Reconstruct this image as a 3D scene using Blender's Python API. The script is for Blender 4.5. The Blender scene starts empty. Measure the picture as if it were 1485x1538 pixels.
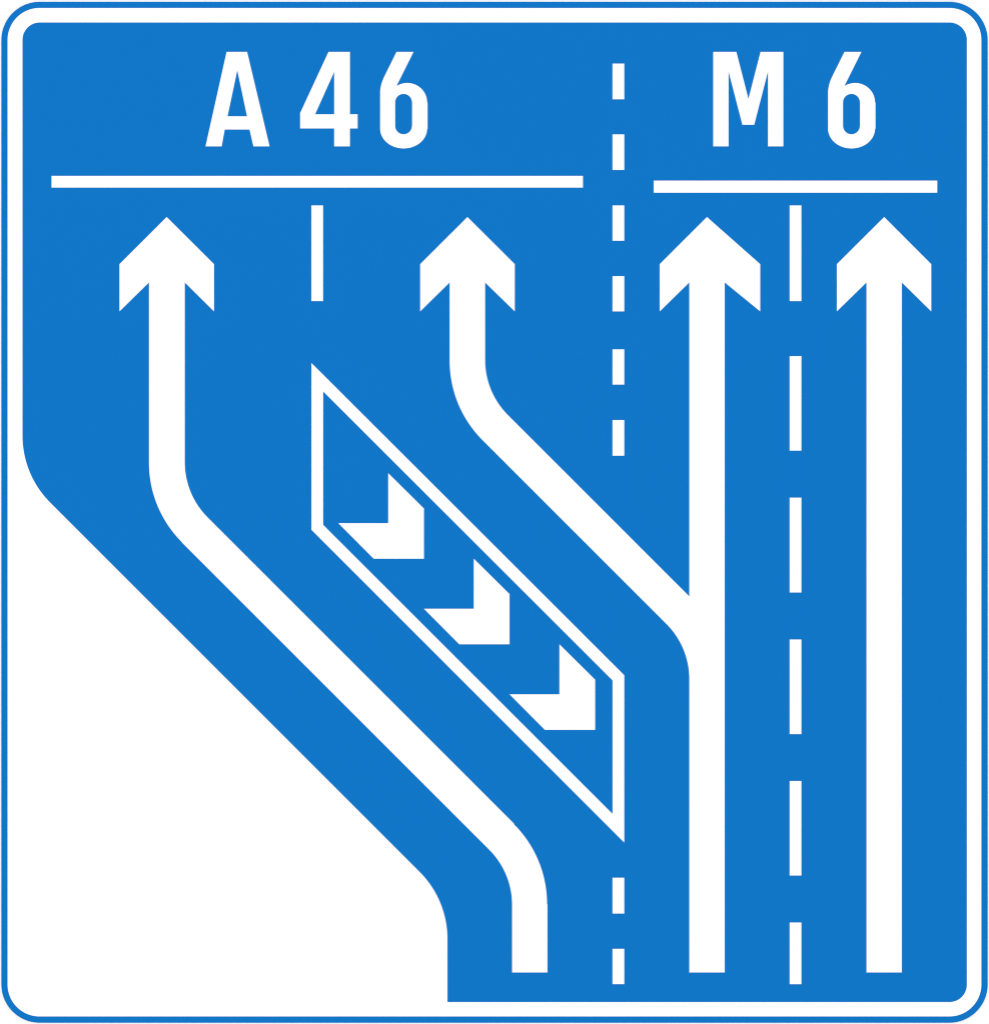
import bpy, math
from mathutils import Vector
from mathutils.geometry import tessellate_polygon

# ---------------------------------------------------------------- camera, world, lamp
U = 0.002                                  # metres per drawing unit (2.96 m wide sign)
UX = U * (988 * 1538) / (1485 * 1024)
CX, CY = 742.5, 769.0
ZC = 3.6                                   # height of the sign's centre
sc = bpy.context.scene
D = 16.0
cam = bpy.data.cameras.new('camera')
co = bpy.data.objects.new('camera', cam)
sc.collection.objects.link(co)
co.location = (0, -D, ZC)
co.rotation_euler = (math.radians(90), 0, 0)
cam.sensor_fit = 'VERTICAL'
cam.sensor_height = 24
cam.lens = 24 * D / (1538 * U)
cam.clip_end = 200
sc.camera = co

w = bpy.data.worlds.new('World')
sc.world = w
w.use_nodes = True
bg = w.node_tree.nodes['Background']
bg.inputs['Color'].default_value = (1, 1, 1, 1)
bg.inputs['Strength'].default_value = 1.0

la = bpy.data.lights.new('added_soft_lamp', 'AREA')  # unseen lamp behind the camera, added for a little shading on the edges
la.shape = 'RECTANGLE'
la.size, la.size_y = 9, 6
la.energy = 900
lo = bpy.data.objects.new('added_soft_lamp', la)
sc.collection.objects.link(lo)
lo.location = (-3, -22, 9)
lo.rotation_euler = (Vector((0, 0, ZC)) - lo.location).to_track_quat('-Z', 'Y').to_euler()

sc.view_settings.view_transform = 'Standard'
sc.view_settings.look = 'None'
sc.view_settings.exposure = 0.10
sc.view_settings.gamma = 1
sc.view_settings.use_curve_mapping = False
sc.render.engine = 'CYCLES'
sc.cycles.pixel_filter_type = 'BLACKMAN_HARRIS'
sc.cycles.filter_width = 1.1

# ---------------------------------------------------------------- materials
def material(name, col, rough, spec, grain=0.0):
    m = bpy.data.materials.new(name)
    m.use_nodes = True
    nt = m.node_tree
    b = nt.nodes['Principled BSDF']
    b.inputs['Base Color'].default_value = (*col, 1)
    b.inputs['Roughness'].default_value = rough
    b.inputs['Specular IOR Level'].default_value = spec
    if grain:                              # a very faint unevenness of the film itself
        tc = nt.nodes.new('ShaderNodeTexCoord')
        n = nt.nodes.new('ShaderNodeTexNoise')
        n.inputs['Scale'].default_value = 3.0
        n.inputs['Detail'].default_value = 4
        r = nt.nodes.new('ShaderNodeMapRange')
        r.inputs['To Min'].default_value = 1 - grain
        r.inputs['To Max'].default_value = 1 + grain
        v = nt.nodes.new('ShaderNodeVectorMath')
        v.operation = 'SCALE'
        v.inputs[0].default_value = col
        nt.links.new(tc.outputs['Object'], n.inputs['Vector'])
        nt.links.new(n.outputs['Fac'], r.inputs['Value'])
        nt.links.new(r.outputs['Result'], v.inputs['Scale'])
        nt.links.new(v.outputs['Vector'], b.inputs['Base Color'])
    return m

BLUE = material('blue_sheeting', (0.0048, 0.147, 0.462), 0.6, 0.0)
WHITE = material('white_sheeting', (0.82, 0.82, 0.82), 0.5, 0.1)
WALL = material('white_wall_paint', (0.82, 0.82, 0.82), 0.8, 0.0)

# ---------------------------------------------------------------- helpers
def pt(p, y, base):
    return Vector(((p[0] - CX) * UX, y, (CY - p[1]) * U + ZC)) - base

BASE = Vector((0, 0, ZC - (1536 - CY) * U))

def prism(name, loops, y0, y1, mat, parent, label=None):
    """solid plate cut to the outline loops[0] with holes loops[1:], front face at y1"""
    xs = [p[0] for p in loops[0]]; ys = [p[1] for p in loops[0]]
    o3 = Vector((((min(xs) + max(xs)) / 2 - CX) * UX, 0, (CY - (min(ys) + max(ys)) / 2) * U + ZC))
    tri = tessellate_polygon([[Vector((p[0], -p[1], 0)) for p in l] for l in loops])
    flat = [p for l in loops for p in l]
    n = len(flat)
    verts = [pt(p, y1, o3) for p in flat] + [pt(p, y0, o3) for p in flat]
    faces = []
    for a, b, c in tri:
        pa, pb, pc = verts[a], verts[b], verts[c]
        nrm = (pb - pa).cross(pc - pa)
        if nrm.y > 0: a, c = c, a          # the front looks towards -Y
        faces.append((a, b, c)); faces.append((c + n, b + n, a + n))
    k = 0
    for i, l in enumerate(loops):
        m = len(l)
        area = sum(l[j][0] * l[(j + 1) % m][1] - l[(j + 1) % m][0] * l[j][1] for j in range(m))
        flip = (area > 0) != (i > 0)
        for j in range(m):
            a, b = k + j, k + (j + 1) % m
            faces.append((a, b, b + n, a + n) if flip else (b, a, a + n, b + n))
        k += m
    me = bpy.data.meshes.new(name)
    me.from_pydata(verts, [], faces)
    me.update()
    me.materials.append(mat)
    o = bpy.data.objects.new(name, me)
    sc.collection.objects.link(o)
    if parent is not None:
        o.parent = parent
        o.location = o3 - (BASE if parent.type == 'EMPTY' else ABS[parent.name])
    else:
        o.location = o3
    ABS[o.name] = o3
    if label: o['label'] = label
    return o
ABS = {}

def arc(cx, cy, rx, ry, a0, a1, n=24):
    """angles in degrees, 0 = right, 90 = down (drawing coordinates)"""
    return [(cx + rx * math.cos(math.radians(a0 + (a1 - a0) * i / n)),
             cy + ry * math.sin(math.radians(a0 + (a1 - a0) * i / n))) for i in range(n + 1)]

def rrect(x0, y0, x1, y1, r):
    return (arc(x0 + r, y0 + r, r, r, 180, 270) + arc(x1 - r, y0 + r, r, r, 270, 360)
            + arc(x1 - r, y1 - r, r, r, 0, 90) + arc(x0 + r, y1 - r, r, r, 90, 180))

def rect(x0, y0, x1, y1):
    return [(x0, y0), (x1, y0), (x1, y1), (x0, y1)]

# ---------------------------------------------------------------- backdrop
me = bpy.data.meshes.new('backdrop')
S = 9
me.from_pydata([(-S, 0, -S), (S, 0, -S), (S, 0, S), (-S, 0, S)], [], [(0, 1, 2, 3)])
me.materials.append(WALL)
wall = bpy.data.objects.new('backdrop', me)
wall.location = (0, 0.0008, ZC)
wall['kind'] = 'structure'
wall['label'] = 'plain white background behind the sign'
sc.collection.objects.link(wall)

# ---------------------------------------------------------------- the sign
sign = bpy.data.objects.new('road_sign', None)
sign.location = BASE
sign['label'] = 'large blue motorway lane sign reading A 46 and M 6 with white arrows'
sign['category'] = 'road sign'
sc.collection.objects.link(sign)

Y_PLATE, Y_FILM, Y_MARK = -0.0030, -0.0032, -0.0034
prism('plate', [rrect(2.5, 3.1, 1482.6, 1535.7, 57.2)], 0, Y_PLATE, WHITE, sign, 'white plate with rounded corners')
prism('outer_border', [rrect(2.1, 2.8, 1482.9, 1536.0, 57.6), rrect(11.5, 12.1, 1473.4, 1526.5, 48.0)],
      -0.0024, Y_FILM, BLUE, sign, 'thin blue line round the edge of the plate')

R = 142.0
k1, k2 = R * (1 - math.sqrt(.5)), R * math.sqrt(.5)
L = 679.4                                   # diagonal edge: y - x
ys1 = 33.9 + k1 + L - k2
ys2 = 671.8 - k1 + L + k2
field_outline = (arc(59.9, 59.9, 26, 26, 180, 270) + arc(1425.6, 59.9, 26, 26, 270, 360)
                 + arc(1425.6, 1478.9, 26, 26, 0, 90) + [(671.8, 1504.9)]
                 + arc(671.8 - R, ys2, R, R, 0, -45) + arc(33.9 + R, ys1, R, R, 135, 180))
prism('blue_field', [field_outline], -0.0026, Y_FILM, BLUE, sign, 'blue field cut away at the lower left')

def mark(name, loops, label=None, parent=sign):
    return prism(name, loops, -0.0028, Y_MARK, WHITE, parent, label)

# lettering ---------------------------------------------------------
A_out = [(308.8, 219.9), (340.4, 78.1), (371.1, 78.1), (404.8, 219.9), (380.7, 219.9), (374.8, 194.6), (337.5, 194.6), (332.9, 219.9)]
A_in = [(356.4, 105.2), (371.1, 174.8), (341.7, 174.8)]
mark('letter', [A_out, A_in], 'white letter A')
four_out = [(493.4, 78.1), (525.4, 78.1), (525.4, 171.8), (537.0, 171.8), (537.0, 193.0), (525.4, 193.0), (525.4, 219.9),
            (501.9, 219.9), (501.9, 193.0), (450.8, 193.0), (450.8, 170.0)]
mark('numeral', [four_out, [(501.9, 107.8), (501.9, 171.8), (473.1, 171.8)]], 'white numeral 4')
six_out = [(595.5, 78.1), (620.9, 78.1)]
six_out += arc(611.5, 153.9, 29.8, 29.1, 236.8, 360, 40)
six_out += [(642.0, 154.2), (642.0, 193.2)]
six_out += arc(606.1, 193.4, 35.2, 29.6, 0.5, 180, 60)
P0, P1, P2 = (570.9, 139.6), (570.9, 127.7), (577.6, 114.2)
for i in range(13):
    t = i / 12
    six_out.append(tuple((1 - t) ** 2 * P0[q] + 2 * t * (1 - t) * P1[q] + t * t * P2[q] for q in (0, 1)))
six_in = (arc(606.0, 153.8, 12.7, 12.7, 180, 358, 32) + [(618.9, 154.0), (618.9, 189.0)] + arc(606.0, 189.1, 12.7, 12.7, 2, 180, 32))
mark('numeral', [six_out, six_in], 'white numeral 6 after the 4')
dx = 672.35
mark('numeral', [[(x + dx, y) for x, y in l] for l in (six_out, six_in)], 'white numeral 6 after the M')
mark('letter', [[(1070.9, 78.1), (1105.5, 78.1), (1123.7, 148.9), (1141.9, 78.1), (1176.0, 78.1), (1176.0, 219.9), (1153.1, 219.9),
     (1153.1, 106.9), (1132.3, 187.5), (1114.7, 187.5), (1093.8, 106.9), (1093.8, 219.9), (1070.9, 219.9)]], 'white letter M')
mark('underline_bar', [rect(77.6, 264.3, 875.2, 281.8)], 'long bar under A 46')
mark('underline_bar', [rect(981.6, 271.4, 1407.1, 289.5)], 'shorter bar under M 6')

# lane dashes -------------------------------------------------------
def dash(x0, y0, x1, y1): mark('lane_dash', [rect(x0, y0, x1, y1)])
dash(467.7, 308.7, 485.1, 452.2)
for a, b in ((95.7, 149.2), (202.0, 255.3), (308.7, 361.6), (414.9, 467.7), (524.8, 577.6), (631.0, 684.4), (1318.2, 1371.9), (1425.0, 1477.9)):
    dash(919.7, a, 937.2, b)
for a, b in ((308.7, 452.2), (535.0, 676.8), (747.5, 889.8), (960.5, 1102.4), (1173.0, 1314.8), (1385.5, 1478.0)):
    dash(1185.6, a, 1203.1, b)

# arrows ------------------------------------------------------------
def head(tip, l, r, sl, sr, first='left'):
    """clockwise from the foot of the left barb to the foot of the right barb"""
    return [(sl, 424.1), (l, 467.6), (l, 396.8), (tip, 326.1), (r, 396.8), (r, 467.6), (sr, 424.1)]
q = math.sqrt(.5)
RO, RI = 168.0, 117.0
# curved arrow on the left
pts = head(250.4, 179.6, 321.4, 223.9, 277.5)
y0 = 277.5 + RI * (1 - q) + 465.3 - RI * q
pts += arc(277.5 + RI, y0, RI, RI, 180, 135)
pts += [(771.9, 1237.2)]
pts += arc(821.3 - 169, 1357.6, 169, 169, -45, 0)
pts += [(821.9, 1357.8), (821.9, 1460.4), (769.0, 1460.4)]
y1 = 769.0 - RI * (1 - q) + 541.4 + RI * q
pts += arc(769.0 - RI, y1, RI, RI, 0, -45)
pts += [(273.6, 815.0)]
pts += arc(223.9 + RO, 695.2, RO, RO, 135, 180)
mark('arrow', [pts], 'curved arrow bending left under A 46')
# forked arrow: straight lane with a branch to the left
pts = head(701.9, 631.0, 772.9, 675.3, 728.3)
y0 = 728.3 + RI * (1 - q) - 139.1 - RI * q
pts += arc(728.3 + RI, y0, RI, RI, 180, 135)
pts += [(1035.0, 895.9)]
pts += head(1061.4, 990.6, 1141.3, 1035.0, 1088.0)
pts += [(1088.0, 1460.4), (1035.0, 1460.4)]
y1 = 1035.0 - RI * (1 - q) - 63.6 + RI * q
pts += arc(1035.0 - RI, y1, RI, RI, 0, -45)
pts += [(725.2, 661.6)]
pts += arc(675.3 + RO, 542.1, RO, RO, 135, 180)
mark('arrow', [pts], 'forked arrow with a branch bending left')
mark('arrow', [head(1327.5, 1256.5, 1398.1, 1301.0, 1353.9) + [(1353.9, 1460.4), (1301.0, 1460.4)]], 'straight arrow at the right')

# island with chevrons ----------------------------------------------
isl = mark('island_outline', [[(467.8, 545.4), (937.2, 1014.1), (937.2, 1265.2), (467.8, 795.7)],
                              [(485.2, 587.7), (919.8, 1021.8), (919.8, 1222.5), (485.2, 788.3)]], 'slanting outlined island between the arrows')
for i in range(3):
    d = 128.5 * i
    mark('chevron', [[(x + d, y + d) for x, y in ((583.0, 710.8), (636.5, 763.8), (636.5, 839.1), (561.2, 839.1), (508.2, 785.8), (583.0, 785.8))]],
         None, isl)
